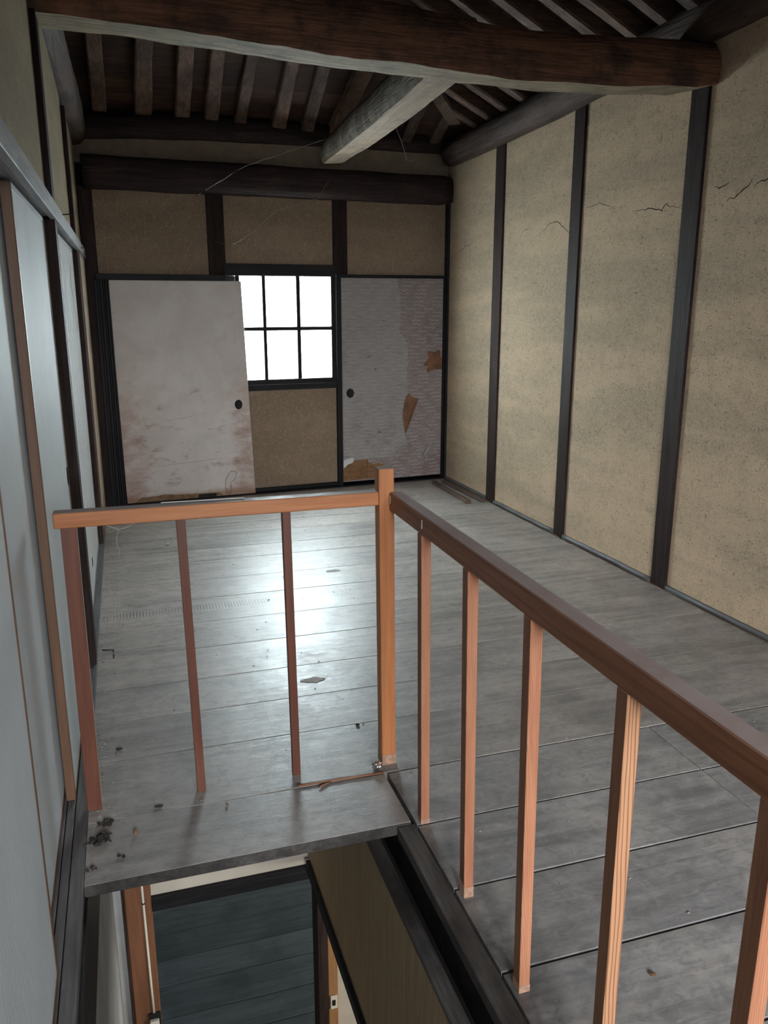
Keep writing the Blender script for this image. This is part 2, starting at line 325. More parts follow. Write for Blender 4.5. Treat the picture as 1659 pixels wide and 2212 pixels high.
def obj(name, bm, m, parent=None, base=None):
    bmesh.ops.recalc_face_normals(bm, faces=bm.faces)
    me = bpy.data.meshes.new(name)
    vs = [v.co for v in bm.verts]
    if base is None:
        lo = Vector((min(v.x for v in vs), min(v.y for v in vs), min(v.z for v in vs))); hi = Vector((max(v.x for v in vs), max(v.y for v in vs), max(v.z for v in vs)))
        base = Vector(((lo.x+hi.x)/2, (lo.y+hi.y)/2, lo.z))
    base = Vector(base)
    bmesh.ops.translate(bm, vec=-base, verts=bm.verts)
    bm.to_mesh(me); bm.free()
    o = bpy.data.objects.new(name, me); COL.objects.link(o)
    for mm in (m if isinstance(m, (list, tuple)) else [m]): me.materials.append(M[mm])
    if parent is not None:
        o.parent = parent; o.location = base-wpos(parent)
    else: o.location = base
    return o
def tag(o, label=None, cat=None, kind=None, group=None):
    if label: o['label'] = label
    if cat: o['category'] = cat
    if kind: o['kind'] = kind
    if group: o['group'] = group
    return o
def empty(name, loc, label, cat=None, kind=None, group=None):
    o = bpy.data.objects.new(name, None); COL.objects.link(o); o.location = loc; o.empty_display_size = 0.1
    return tag(o, label, cat, kind, group)
def pbox(name, m, parent, x0, x1, y0, y1, z0, z1, f=ID, b=0.002, base=None):
    bm = bm_new(); box(bm, x0, x1, y0, y1, z0, z1, f)
    if b: bev(bm, b)
    return obj(name, bm, m, parent, base)
def rough_log(path, prof, jit, seed, n_sub=10):
    """path: list of (centre, size scale); prof(u) list of (a,b) offsets in (side, up)"""
    rings = []
    for i in range(len(path)-1):
        for k in range(n_sub if i < len(path)-2 else n_sub+1):
            t = k/n_sub
            c = Vector(path[i][0]).lerp(Vector(path[i+1][0]), t); s = path[i][1]*(1-t)+path[i+1][1]*t
            d = (Vector(path[i+1][0])-Vector(path[i][0])).normalized(); side = d.cross(Vector((0,0,1))).normalized(); up = side.cross(d)
            ring = []
            for (a, b) in prof:
                p = c+side*a*s+up*b*s
                q = mnoise.noise(Vector((p.x*3.1+seed, p.y*3.1, p.z*3.1)))*jit + mnoise.noise(Vector((p.x*11+seed, p.y*11, p.z*11)))*jit*0.4
                ring.append(p+(p-c).normalized()*q)
            rings.append(ring)
    return rings
def circ(r, n=14, squash=1.0): return [(r*math.cos(2*math.pi*k/n), r*squash*math.sin(2*math.pi*k/n)) for k in range(n)]
def poly_sheet(bm, pts, t0, th, f):
    """flat polygon (s,z) of real thickness on plane t0 (front) .. t0+th"""
    a = [bm.verts.new(f(s, t0, z)) for s, z in pts]; b = [bm.verts.new(f(s, t0+th, z)) for s, z in pts]
    bm.faces.new(a); bm.faces.new(b[::-1])
    for i in range(len(pts)):
        j = (i+1)%len(pts); bm.faces.new((a[i], b[i], b[j], a[j]))

# ------------------------------------------------------------------ floor
bm = bm_new()
box(bm, -0.30, 2.60, 2.26, 6.40, -0.06, -0.034); box(bm, 0.71, 2.60, 1.96, 2.26, -0.06, -0.034); box(bm, 0.71, 2.75, -1.9, 1.96, -0.10, -0.034); box(bm, -0.30, 0.71, -1.9, 0.28, -0.10, -0.034)
floor = obj('floor', bm, 'subfloor', base=(1.2, 3.0, 0)); tag(floor, 'wide grey weathered floorboards running across the upper room', kind='structure')
SEAMS = [6.42, 5.92, 5.665, 5.42, 5.18, 4.87, 4.63, 4.29, 3.995, 3.675, 3.375, 3.07, 2.80, 2.535, 2.207]
def plank(x0, x1, y0, y1, m='floor', dz=0.0, th=0.032, skew=(0, 0)):
    g = 0.0020; bm = bm_new(); z1 = dz+random.uniform(-0.0006, 0.0003)
    hexa(bm, [(x0,y0+g+skew[0],z1-th),(x1,y0+g,z1-th),(x1,y1-g,z1-th),(x0,y1-g+skew[1],z1-th),(x0,y0+g+skew[0],z1),(x1,y0+g,z1),(x1,y1-g,z1),(x0,y1-g+skew[1],z1)])
    bev(bm, 0.0009); return obj('plank', bm, m, floor)
for i in range(len(SEAMS)-1):
    y1, y0 = SEAMS[i], SEAMS[i+1]
    xr = 2.535+0.025*(5.4-(y0+y1)/2)
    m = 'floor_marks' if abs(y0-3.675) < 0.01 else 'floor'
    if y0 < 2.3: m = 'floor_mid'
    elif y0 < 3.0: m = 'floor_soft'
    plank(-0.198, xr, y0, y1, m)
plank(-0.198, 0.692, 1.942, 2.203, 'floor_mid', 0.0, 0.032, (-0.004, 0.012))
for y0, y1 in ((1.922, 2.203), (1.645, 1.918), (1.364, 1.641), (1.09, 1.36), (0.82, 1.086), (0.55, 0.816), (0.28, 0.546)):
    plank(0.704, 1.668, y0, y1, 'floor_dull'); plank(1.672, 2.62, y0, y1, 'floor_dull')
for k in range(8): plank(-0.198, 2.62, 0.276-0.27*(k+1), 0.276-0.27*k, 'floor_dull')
pbox('plank_edge_shade', 'floor_edge', floor, -0.197, 0.691, 1.9375, 1.9415, -0.033, -0.0015, ID, 0.001)  # dark strip over the front edge, its shade put into colour
pbox('edge_board', 'floor_edge', floor, 0.648, 0.700, 0.30, 1.936, -0.040, -0.004)

# ------------------------------------------------------------------ right wall
wr = empty('wall_right', (2.56, 3.0, 0), 'straw flecked clay wall with dark upright posts along the right side', kind='structure')
POSTS = [(-2.0, 0.10), (1.20, 0.12), (2.28, 0.0), (3.398, 0.122), (4.417, 0.112), (5.402, 0.128), (6.30, 0.09)]
ptops = {3.398: 2.44, 4.417: 2.56, 5.402: 2.54, 6.30: 2.20}
edges = [(-1.8, 3.515), (3.52, 4.417), (4.529, 5.402), (5.53, 6.39)]
for y0, y1 in edges:
    bm = bm_new()
    if y0 < 0: box(bm, 0.014, 0.10, y0, y1, -0.10, 3.2, RW)
    else: box(bm, 0.014, 0.10, y0-0.02, y1+0.02, -0.10, 2.62, RW)
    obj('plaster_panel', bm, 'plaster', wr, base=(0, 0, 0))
for y0, w in ((3.398, 0.122), (4.417, 0.112), (5.402, 0.128)):
    pbox('post', 'dark_z', wr, 0, 0.09, y0, y0+w, 0, ptops[y0], RW, 0.003)
pbox('corner_post', 'black_z', wr, -0.003, 0.05, 6.33, 6.40, 0, 2.20, RW, 0.002)
for y0, y1 in ((-1.8, 3.396), (3.522, 4.415), (4.531, 5.40), (5.532, 6.36)):
    bm = bm_new(); n = 14; rings = []
    for k in range(n+1):
        y = y0+(y1-y0)*k/n; q = 0.003*mnoise.noise(Vector((y*7, 1.3, 0)))
        rings.append([RW(-0.006+q, y, 0.001), RW(0.03, y, 0.001), RW(0.03, y, 0.026+q), RW(0.0+q, y, 0.024+q)])
    loft(bm, rings); obj('base_strip', bm, 'sill_y', wr)
pbox('backing', 'subfloor', wr, 0.102, 0.14, -1.95, 6.6, -0.12, 3.3, RW, 0)  # unseen outer board, added to stop light leaking through wall gaps
def crack(pts, w=0.004):
    bm = bm_new(); P = []
    for i in range(len(pts)-1):
        for k in range(5):
            t = k/5; y = pts[i][0]*(1-t)+pts[i+1][0]*t; z = pts[i][1]*(1-t)+pts[i+1][1]*t
            P.append((y, z+0.008*mnoise.noise(Vector((y*40, z*40, 3.1)))))
    P.append(pts[-1]); rings = []
    for i, (y, z) in enumerate(P):
        h = w*(0.25+0.75*math.sin(math.pi*i/(len(P)-1)))*(0.6+0.6*random.random())*0.5
        rings.append([RW(0.0128, y, z-h), RW(0.016, y, z-h), RW(0.016, y, z+h), RW(0.0128, y, z+h)])
    loft(bm, rings); obj('crack', bm, 'crack', wr)
crack([(4.864,1.885),(4.782,1.924),(4.699,1.93),(4.641,1.90),(4.57,1.862),(4.535,1.852)])
crack([(6.184,1.829),(6.096,1.841),(6.033,1.87),(5.906,1.87)], 0.003)
crack([(5.141,1.892),(5.08,1.915),(5.049,1.92)], 0.003)
crack([(4.385,1.975),(4.242,1.985),(4.10,1.95)], 0.003)
crack([(3.928,1.915),(3.847,1.913),(3.788,1.912),(3.691,1.896),(3.658,1.918),(3.62,1.908),(3.53,1.886)], 0.005)
crack([(3.322,1.954),(3.265,1.952),(3.223,1.968)], 0.005)
crack([(3.234,1.893),(3.19,1.898),(3.144,1.921),(3.098,1.943),(3.088,1.964)], 0.006)
crack([(3.075,1.926),(3.044,1.945),(2.974,1.954),(2.8,1.99)], 0.004)

# ------------------------------------------------------------------ far wall, window, its two doors
wf = empty('wall_far', FAR(1.3, 0, 0), 'brown plaster end wall with dark frame around the frosted window', kind='structure')
F = FAR
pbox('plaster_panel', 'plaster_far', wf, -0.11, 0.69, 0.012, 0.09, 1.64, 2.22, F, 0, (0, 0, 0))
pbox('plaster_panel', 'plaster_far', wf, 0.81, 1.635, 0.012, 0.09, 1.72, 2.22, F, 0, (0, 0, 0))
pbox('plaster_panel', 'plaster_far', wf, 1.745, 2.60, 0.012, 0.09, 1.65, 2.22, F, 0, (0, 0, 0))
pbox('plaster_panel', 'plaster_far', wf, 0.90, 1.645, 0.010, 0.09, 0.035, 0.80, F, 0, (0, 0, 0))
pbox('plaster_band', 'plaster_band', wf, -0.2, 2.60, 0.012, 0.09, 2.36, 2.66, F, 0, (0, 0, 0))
pbox('backing', 'subfloor', wf, -0.30, 0.895, 0.10, 0.13, -0.05, 3.0, F, 0); pbox('backing', 'subfloor', wf, 1.645, 2.75, 0.10, 0.13, -0.05, 3.0, F, 0)
pbox('backing', 'subfloor', wf, 0.895, 1.645, 0.10, 0.13, 1.66, 3.0, F, 0); pbox('backing', 'subfloor', wf, 0.895, 1.645, 0.10, 0.13, -0.05, 0.80, F, 0)
pbox('post', 'dark_z', wf, 0.690, 0.812, -0.006, 0.09, 1.645, 2.21, F); pbox('post', 'dark_z', wf, 1.633, 1.747, -0.006, 0.09, 1.645, 2.21, F)
pbox('corner_post', 'dark_z', wf, -0.165, -0.072, -0.03, 0.08, 0, 2.21, F)
pbox('header', 'black_x', wf, 0.795, 1.660, -0.012, 0.09, 1.642, 1.728, F)
pbox('head_rail', 'black_x', wf, -0.095, 0.80, -0.06, 0.09, 1.604, 1.645, F); pbox('head_rail', 'black_x', wf, 1.645, 2.61, -0.03, 0.09, 1.637, 1.660, F)
pbox('sill_track', 'black_x', wf, -0.11, 2.60, -0.045, 0.09, -0.002, 0.010, F); pbox('bottom_rail', 'black_x', wf, 0.90, 1.645, -0.004, 0.09, 0.010, 0.040, F)
for k, (s0, w, t) in enumerate(((-0.110, 0.020, -0.055), (-0.088, 0.014, -0.045), (-0.072, 0.018, -0.052), (-0.051, 0.010, -0.042), (-0.039, 0.016, -0.050), (-0.021, 0.010, -0.046))):
    pbox('jamb_rail', 'black_z', wf, s0, s0+w, t, 0.06, 0.0, 1.604, F, 0.0015)
pbox('frame_post', 'black_z', wf, 1.645, 1.686, -0.022, 0.09, 0.0, 1.645, F); pbox('frame_post', 'black_z', wf, 2.562, 2.600, -0.024, 0.06, 0.0, 1.645, F)
# window
win = empty('window_1', F(1.26, 0, 0.86), 'small frosted six pane window between the two worn doors', kind='structure')
pbox('sill', 'black_x', win, 0.90, 1.645, -0.020, 0.06, 0.800, 0.846, F); pbox('sill_lip', 'black_x', win, 0.90, 1.645, -0.008, 0.05, 0.846, 0.882, F)
pbox('stile', 'black_z', win, 1.610, 1.645, -0.006, 0.05, 0.882, 1.642, F); pbox('stile', 'black_z', win, 0.885, 0.905, -0.004, 0.05, 0.882, 1.642, F)
cols = [(0.905, 1.079), (1.093, 1.341), (1.360, 1.610)]; rows = [(0.882, 1.252), (1.268, 1.642)]
pbox('glazing_bar', 'black_z', win, 1.074, 1.099, -0.002, 0.030, 0.882, 1.642, F, 0.0012); pbox('glazing_bar', 'black_z', win, 1.336, 1.365, -0.002, 0.030, 0.882, 1.642, F, 0.0012)
for c0, c1 in cols: pbox('glazing_bar', 'black_x', win, c0, c1, -0.001, 0.028, 1.246, 1.273, F, 0.0012)
for c0, c1 in cols:
    for r0, r1 in rows: pbox('pane', 'pane', win, c0, c1, 0.012, 0.015, r0, r1, F, 0)
for s in (0.935, 1.205, 1.49, 1.75): pbox('outer_slat', 'paperwhite', win, s-0.009, s+0.009, 0.115, 0.130, 0.75, 1.75, F, 0.001)
# left far door (stained)
d1 = empty('door_1', F(0.47, -0.04, 0), 'stained pinkish white sliding door left of the small window', kind='structure')
bm = bm_new()
hexa(bm, [F(-0.004,-0.034,0.012),F(0.957,-0.034,0.012),F(0.957,-0.012,0.012),F(-0.004,-0.012,0.012),F(-0.014,-0.034,1.603),F(0.910,-0.034,1.603),F(0.910,-0.012,1.603),F(-0.014,-0.012,1.603)])
bev(bm, 0.0015); obj('panel', bm, 'stained', d1)
def disc(bm, s, z, rs, rz, t0, t1, f, n=24, notch=0.0):
    P = []
    for k in range(n):
        a = 2*math.pi*k/n; q = 1-notch*(0.5-0.5*math.cos(8*a)) if notch else 1
        P.append((s+rs*q*math.cos(a), z+rz*q*math.sin(a)))
    poly_sheet(bm, P, t0, t1-t0, f)
def pull(parent, s, z, rs, rz, t, f=FAR, notch=0.0):
    bm = bm_new(); n = 24; ring = []
    def pt(r, k, tt):
        a = 2*math.pi*k/n; q = 1-notch*(0.5-0.5*math.cos(8*a)); return f(s+rs*r*q*math.cos(a), tt, z+rz*r*q*math.sin(a))
    rr = [(1.0, t+0.001), (1.0, t-0.0016), (0.90, t-0.0016), (0.85, t-0.0004), (0.3, t-0.0002)]
    loft(bm, [[pt(r, k, tt) for k in range(n)] for r, tt in rr]); o = obj('finger_pull', bm, 'black_plastic', parent); tag(o, 'dark recessed metal finger pull'); return o
pull(d1, 0.853, 0.706, 0.029, 0.036, -0.034)
bm = bm_new(); poly_sheet(bm, [(0.05,0.014),(0.067,0.022),(0.085,0.040),(0.102,0.052),(0.16,0.050),(0.216,0.052),(0.272,0.060),(0.364,0.050),(0.44,0.047),(0.514,0.046),(0.60,0.044),(0.687,0.040),(0.700,0.014)], -0.0355, 0.0015, F); o = obj('torn_patch', bm, 'kraft_dull', d1); tag(o, 'torn strip showing brown newsprint')
bm = bm_new()
for k in range(46):
    s = 0.11+0.012*k+random.uniform(-0.002, 0.002)
    if 0.50 < s < 0.52: continue
    for r in range(2):
        z = 0.020+0.014*r; 
        if random.random() < 0.7: box(bm, s, s+random.uniform(0.003, 0.007), -0.0362, -0.0353, z, z+random.uniform(0.003, 0.008), F)
o = obj('newsprint', bm, 'peel', d1); o['kind'] = 'stuff'
bm = bm_new(); box(bm, 0.515, 0.652, -0.0366, -0.0353, 0.014, 0.038, F); obj('print_patch', bm, 'dirt', d1)
st = [(0.731,0.141),(0.750,0.175),(0.772,0.197),(0.800,0.196),(0.816,0.184),(0.799,0.135),(0.775,0.118),(0.763,0.108),(0.768,0.075),(0.765,0.039),(0.748,0.014),(0.735,0.020),(0.728,0.06),(0.724,0.092)]
bm = bm_new(); tube(bm, [F(s, -0.0342, z) for s, z in st+[st[0]]], 0.0022, 4); obj('water_stain', bm, 'peel', d1)
for pts in ([(0.281,1.575),(0.284,1.52),(0.286,1.471),(0.299,1.401),(0.295,1.349)], [(0.25,0.60),(0.40,0.62),(0.62,0.66),(0.78,0.665)], [(0.80,0.335),(0.86,0.35),(0.90,0.375)], [(0.78,0.30),(0.95,0.295)], [(0.12,0.27),(0.40,0.285),(0.62,0.30),(0.80,0.31)]):
    P = []
    for i in range(len(pts)-1):
        for k in range(4):
            t = k/4; P.append((pts[i][0]*(1-t)+pts[i+1][0]*t+0.004*random.uniform(-1, 1), pts[i][1]*(1-t)+pts[i+1][1]*t+0.003*random.uniform(-1, 1)))
    P.append(pts[-1]); bm = bm_new(); tube(bm, [F(s, -0.0335, z) for s, z in P], [0.0004+0.0016*math.sin(math.pi*i/(len(P)-1)) for i in range(len(P))], 4); obj('crease', bm, 'stained', d1)
# right far door (torn)
d2 = empty('door_2', F(2.1, -0.02, 0), 'torn woven paper sliding door right of the small window', kind='structure')
pbox('panel', 'woven_old', d2, 1.688, 2.560, -0.014, 0.012, 0.034, 1.636, F, 0.001)
tear = [(2.163,1.634),(2.166,1.574),(2.179,1.535),(2.184,1.466),(2.186,1.404),(2.185,1.279),(2.174,1.248),(2.176,1.217),(2.211,1.184),(2.238,1.144),(2.249,1.12),(2.247,1.049),(2.258,1.0),(2.253,0.964),(2.238,0.936),(2.236,0.847),(2.257,0.745),(2.223,0.697),(2.206,0.603),(2.206,0.52),(2.225,0.419),(2.257,0.333),(2.276,0.298)]
bm = bm_new(); rows_ = []
dense = []
for i in range(len(tear)-1):
    n = max(1, int(abs(tear[i][1]-tear[i+1][1])/0.018))
    for k in range(n):
        t = k/n; dense.append((tear[i][0]*(1-t)+tear[i+1][0]*t+(0.003*random.uniform(-1, 1)), tear[i][1]*(1-t)+tear[i+1][1]*t))
dense.append(tear[-1])
NC = 34
for (se, z) in dense:
    lift = 0.022*(0.6+0.8*mnoise.noise(Vector((z*5, 0.3, 2))))*min(1, max(0, (z-0.3)/0.25))*(0.35 if z > 1.58 else 1)
    row = []
    for c in range(NC+1):
        u = c/NC; s = 1.690+(se-1.690)*u
        t = -0.0152-lift*max(0, (u-0.72)/0.28)**1.7-0.007*math.exp(-((s-(1.725+0.20*(z-0.27)))/0.022)**2)*max(0, min(1, (z-0.2)/0.15))*max(0, min(1, (1.15-z)/0.3))-0.0035*max(0, mnoise.noise(Vector((s*4, z*2.2, 5.5))))
        row.append(bm.verts.new(F(s, t, z)))
    rows_.append(row)
zl = dense[-1][1]
for k in range(1, 13):
    z = zl+(0.21-zl)*k/12; se = 2.276-0.11*(k/12)**0.7; row = []
    for c in range(NC+1):
        s = 1.690+(se-1.690)*c/NC; row.append(bm.verts.new(F(s, -0.0152-0.003*max(0, mnoise.noise(Vector((s*4, z*2.2, 5.5)))), z)))
    rows_.append(row)
for a, b in zip(rows_, rows_[1:]):
    for c in range(NC):
        f = bm.faces.new((a[c], a[c+1], b[c+1], b[c])); f.smooth = True
bmesh.ops.solidify(bm, geom=list(bm.faces), thickness=0.0009)
o = obj('loose_paper_sheet', bm, 'woven_new', d2); tag(o, 'paler top sheet curling away along a jagged tear')
def patch(pts, t, m, name='torn_patch', lab=None, curl=0):
    bm = bm_new(); poly_sheet(bm, pts, t, 0.0012, F); o = obj(name, bm, m, d2)
    if lab: tag(o, lab)
patch([(2.236,0.740),(2.252,0.728),(2.259,0.736),(2.272,0.722),(2.29,0.702),(2.32,0.694),(2.349,0.687),(2.314,0.623),(2.278,0.533),(2.243,0.435),(2.228,0.41),(2.204,0.50),(2.202,0.60),(2.218,0.70)], -0.0156, 'peel', lab='rusty brown tongue of backing paper')
bm = bm_new(); tube(bm, [F(s, -0.019, z) for s, z in ((2.352,0.690),(2.318,0.625),(2.282,0.535),(2.245,0.433),(2.231,0.402))], [0.001, 0.007, 0.008, 0.005, 0.001], 6); obj('curled_edge', bm, 'peel', d2)
patch([(2.426,1.069),(2.49,1.059),(2.535,1.079),(2.545,1.017),(2.558,1.017),(2.558,0.919),(2.492,0.921),(2.429,0.894),(2.419,0.923),(2.437,0.947),(2.387,0.952),(2.409,0.98),(2.436,1.012)], -0.0156, 'peel', lab='ragged star shaped brown tear')
patch([(1.690,0.140),(1.698,0.150),(1.728,0.176),(1.760,0.180),(1.781,0.205),(1.833,0.206),(1.895,0.206),(1.908,0.184),(1.93,0.176),(1.956,0.164),(1.98,0.170),(1.992,0.174),(2.01,0.165),(2.036,0.158),(2.081,0.121),(2.10,0.09),(2.10,0.050),(1.690,0.042)], -0.0166, 'kraft', lab='bare brown board where the paper is gone')
patch([(1.690,0.215),(1.690,0.150),(1.705,0.158),(1.728,0.178),(1.770,0.192),(1.781,0.208),(1.770,0.235)], -0.0195, 'paperwhite', 'peeled_corner')
bm = bm_new(); tube(bm, [F(s, -0.0175, z) for s, z in ((1.70,0.06),(1.80,0.075),(1.90,0.10),(2.02,0.135))], 0.003, 5); obj('crease', bm, 'kraft', d2)
bm = bm_new(); tube(bm, [F(s, -0.017, z) for s, z in ((1.895,0.205),(1.897,0.13),(1.893,0.06))], 0.004, 5); obj('crease', bm, 'peel', d2)
# curled flap low right
bm = bm_new(); R = []
for k in range(9):
    u = k/8; a = []
    for j in range(6):
        w = j/5; s = 2.502-0.12*u+0.01*math.sin(u*6); z = 0.31-0.19*u
        a.append(bm.verts.new(F(s-0.055*w*math.sin(math.pi*min(1, u+0.15)), -0.0155-0.024*math.sin(math.pi*w*0.6)*math.sin(math.pi*u), z+0.02*w)))
    R.append(a)
for a, b in zip(R, R[1:]):
    for j in range(5): bm.faces.new((a[j], a[j+1], b[j+1], b[j])).smooth = True
bmesh.ops.solidify(bm, geom=list(bm.faces), thickness=0.0009); obj('curled_flap', bm, 'woven_new', d2)
for s, z, r, rot_ in ((2.046,1.312,0.018,0.3), (1.935,1.045,0.034,1.2), (1.968,0.936,0.012,0.2), (2.152,0.659,0.012,2), (2.006,0.427,0.014,0.5), (2.209,1.528,0.012,1), (2.253,0.965,0.010,0)):
    n = 9; P = []
    for k in range(n):
        a = 2*math.pi*k/n; q = r*random.uniform(0.5, 1.1); P.append((s+q*1.3*math.cos(a), z+q*0.55*math.sin(a+rot_*0.3)))
    tt = -0.0205 if s < 2.24 and s > 2.1 else -0.0195
    bm = bm_new(); poly_sheet(bm, P, tt, 0.0012, F); obj('small_tear', bm, 'woven_old' if r > 0.015 else 'peel', d2)
    bm = bm_new(); tube(bm, [F(p[0]-0.004, tt-0.003, p[1]+0.003) for p in P[:5]], [0.001, 0.003, 0.004, 0.003, 0.001], 5); obj('tear_lip', bm, 'paperwhite', d2)
pull(d2, 1.753, 0.753, 0.034, 0.040, -0.019, F, 0.16)
# ------------------------------------------------------------------ left wall with sliding doors
wl = empty('wall_left', (-0.22, 3.0, 0), 'left wall of sandy plaster above a dusty rail of sliding doors', kind='structure')
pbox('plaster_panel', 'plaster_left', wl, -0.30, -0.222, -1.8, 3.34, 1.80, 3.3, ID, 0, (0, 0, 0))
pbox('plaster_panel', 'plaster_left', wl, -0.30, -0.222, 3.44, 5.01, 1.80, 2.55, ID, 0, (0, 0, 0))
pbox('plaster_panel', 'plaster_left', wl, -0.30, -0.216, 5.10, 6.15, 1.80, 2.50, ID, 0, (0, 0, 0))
pbox('upper_board', 'roofboard_y', wl, -0.36, -0.302, -1.8, 6.3, -0.12, 4.1, ID, 0)
pbox('post', 'dark_z', wl, -0.298, -0.200, 3.336, 3.445, 0.0, 2.46)
pbox('post', 'dark_z', wl, -0.298, -0.200, 5.00, 5.10, 1.79, 2.46); pbox('post', 'dark_z', wl, -0.298, -0.205, 5.17, 5.27, 0.0, 1.735)
pbox('head_rail', 'kamoi_y', wl, -0.215, -0.192, -1.8, 6.12, 1.742, 1.802); pbox('head_track', 'kamoi_y', wl, -0.298, -0.2155, -1.8, 6.12, 1.752, 1.785)
bm = bm_new(); box(bm, -0.234, -0.199, -1.8, 6.14, -0.034, 0.001); bev(bm, 0.0015); obj('door_sill', bm, 'sill_y', wl)
bm = bm_new(); box(bm, -0.2585, -0.2365, -1.8, 6.14, -0.034, -0.002); bev(bm, 0.0015); obj('door_sill', bm, 'sill_y', wl)
bm = bm_new(); box(bm, -0.298, -0.261, -1.8, 6.14, -0.034, -0.003); bev(bm, 0.0015); obj('door_sill', bm, 'sill_y', wl)
for y, z in ((3.721, 1.795), (5.409, 1.766)):
    bm = bm_new(); tube(bm, [(-0.196, y, z), (-0.17, y+0.005, z+0.002), (-0.150, y+0.01, z+0.002), (-0.147, y+0.012, z-0.003)], 0.0022, 5); o = obj('nail', bm, 'metal', wl); tag(o, 'bent iron nail')
def sdoor(n, label, x0, x1, y0, y1, paper, stile_w=0.018, edge='stile', top=1.745):
    d = empty('door_%d' % n, ((x0+x1)/2, (y0+y1)/2, 0), label, kind='structure')
    pbox('panel', paper, d, x0+0.003, x1-0.0015, y0+stile_w, y1-stile_w, 0.02, top-0.02, ID, 0)
    pbox('frame_stile', edge, d, x0, x1, y0, y0+stile_w, 0.0, top); pbox('frame_stile', edge, d, x0, x1, y1-stile_w, y1, 0.0, top)
    pbox('frame_rail', edge, d, x0, x1, y0+stile_w, y1-stile_w, 0.0, 0.02); pbox('frame_rail', 'kamoi_y', d, x0, x1, y0+stile_w, y1-stile_w, top-0.02, top)
    return d
sdoor(3, 'blue white sliding door nearest on the left with thin brown edge', -0.2585, -0.240, 0.70, 1.655, 'lp')
sdoor(4, 'plain blue white sliding door set back behind its neighbours on the left', -0.288, -0.2675, 1.30, 2.55, 'lp')
d5 = sdoor(5, 'patterned white sliding door with wide brown leading edge, against the first post', -0.2625, -0.2355, 2.345, 3.334, 'lp')
d6 = sdoor(6, 'crumpled white paper door just past the first left post', -0.262, -0.232, 3.447, 5.168, 'lp_crumple', 0.012, 'kamoi_y')
d7 = sdoor(7, 'narrow cream door in the far left corner', -0.232, -0.202, 5.36, 6.10, 'cream', 0.02, 'stile')
def LW(s, t, z): return (-t, s, z)
pull(d5, 3.262, 0.812, 0.022, 0.036, 0.2365, LW)
pbox('pasted_strip', 'cardboard', d7, -0.236, -0.2325, 5.28, 5.355, 0.35, 1.60)
bm = bm_new(); box(bm, -0.2330, -0.2315, 4.28, 4.33, 0.13, 0.17); obj('small_tear', bm, 'dirt', d6)

# ------------------------------------------------------------------ back wall (behind the viewer) with its window opening
wb = empty('wall_back', (1.2, -1.8, 0), 'plaster wall behind the viewer with a wide window opening', kind='structure')
pbox('plaster_panel', 'plaster_left', wb, -0.36, -0.15, -1.92, -1.80, -0.12, 4.1, ID, 0); pbox('plaster_panel', 'plaster_left', wb, 1.65, 2.85, -1.92, -1.80, -0.12, 4.1, ID, 0)
pbox('plaster_panel', 'plaster_left', wb, -0.15, 1.65, -1.92, -1.80, -0.12, 0.75, ID, 0); pbox('plaster_panel', 'plaster_left', wb, -0.15, 1.65, -1.92, -1.80, 1.95, 4.1, ID, 0)
w2 = empty('window_2', (0.75, -1.86, 0.75), 'open rear window frame behind the viewer', kind='structure')
pbox('stile', 'dark_z', w2, -0.15, -0.10, -1.90, -1.82, 0.75, 1.95); pbox('stile', 'dark_z', w2, 1.60, 1.65, -1.90, -1.82, 0.75, 1.95); pbox('stile', 'dark_z', w2, 0.73, 0.77, -1.89, -1.83, 0.80, 1.90)
pbox('rail', 'dark_x', w2, -0.10, 1.60, -1.90, -1.82, 0.75, 0.80); pbox('rail', 'dark_x', w2, -0.10, 1.60, -1.90, -1.82, 1.90, 1.95)

# ------------------------------------------------------------------ roof: two slopes meeting at a hip
ce = empty('ceiling', (1.2, 4.5, 2.6), 'exposed rafters and brown boards of the low hipped roof', kind='structure')
SL = 0.5
def zf(y): return 2.655+SL*(6.2-y)
def zr(x): return 2.715+SL*(2.45-x)
def skewlog(p0, p1, w, h, m, name, seed, parent):
    prof = [(-w/2, -h*0.35), (-w*0.40, -h/2), (w*0.40, -h/2), (w/2, -h*0.35), (w/2, h/2), (-w/2, h/2)]
    bm = bm_new(); loft(bm, rough_log([(p0, 1.0), (p1, 1.0)], prof, 0.010, seed, 9)); 
    for f in bm.faces: f.smooth = False
    return obj(name, bm, m, parent)
for i, (x, w, dx) in enumerate(((-0.03, 0.095, 0), (0.245, 0.105, 0.02), (0.505, 0.10, 0), (0.70, 0.092, 0), (0.90, 0.085, 0.02), (1.175, 0.095, 0.0), (1.385, 0.09, 0), (1.60, 0.11, 0.10), (1.90, 0.09, 0), (2.15, 0.085, 0), (2.38, 0.08, 0))):
    ye = max(3.60, x+3.66)
    if ye > 6.0: ye = 6.0
    y0 = 6.3
    skewlog((x, y0, zf(y0)+0.045), (x+dx*(y0-ye), ye, zf(ye)+0.045), w, 0.07, 'rafter_y', 'rafter', i*3.3, ce)
ys = [-1.6, -1.32, -1.05, -0.78, -0.5, -0.22, 0.05, 0.33, 0.60, 0.88, 1.15, 1.42, 1.70, 1.97, 2.24, 2.50, 2.76, 2.98, 3.20, 3.42, 3.63, 3.87, 4.07, 4.33, 4.60, 4.86, 5.11, 5.38, 5.66, 5.9]
for i, y in enumerate(ys):
    xe = max(0.0, y-3.62)
    if xe > 2.35: xe = 2.35
    x0 = 2.60
    skewlog((x0, y, zr(x0)+0.045), (xe, y, zr(xe)+0.045), 0.075+0.02*random.random(), 0.075, 'rafter_x', 'rafter', 50+i*2.1, ce)
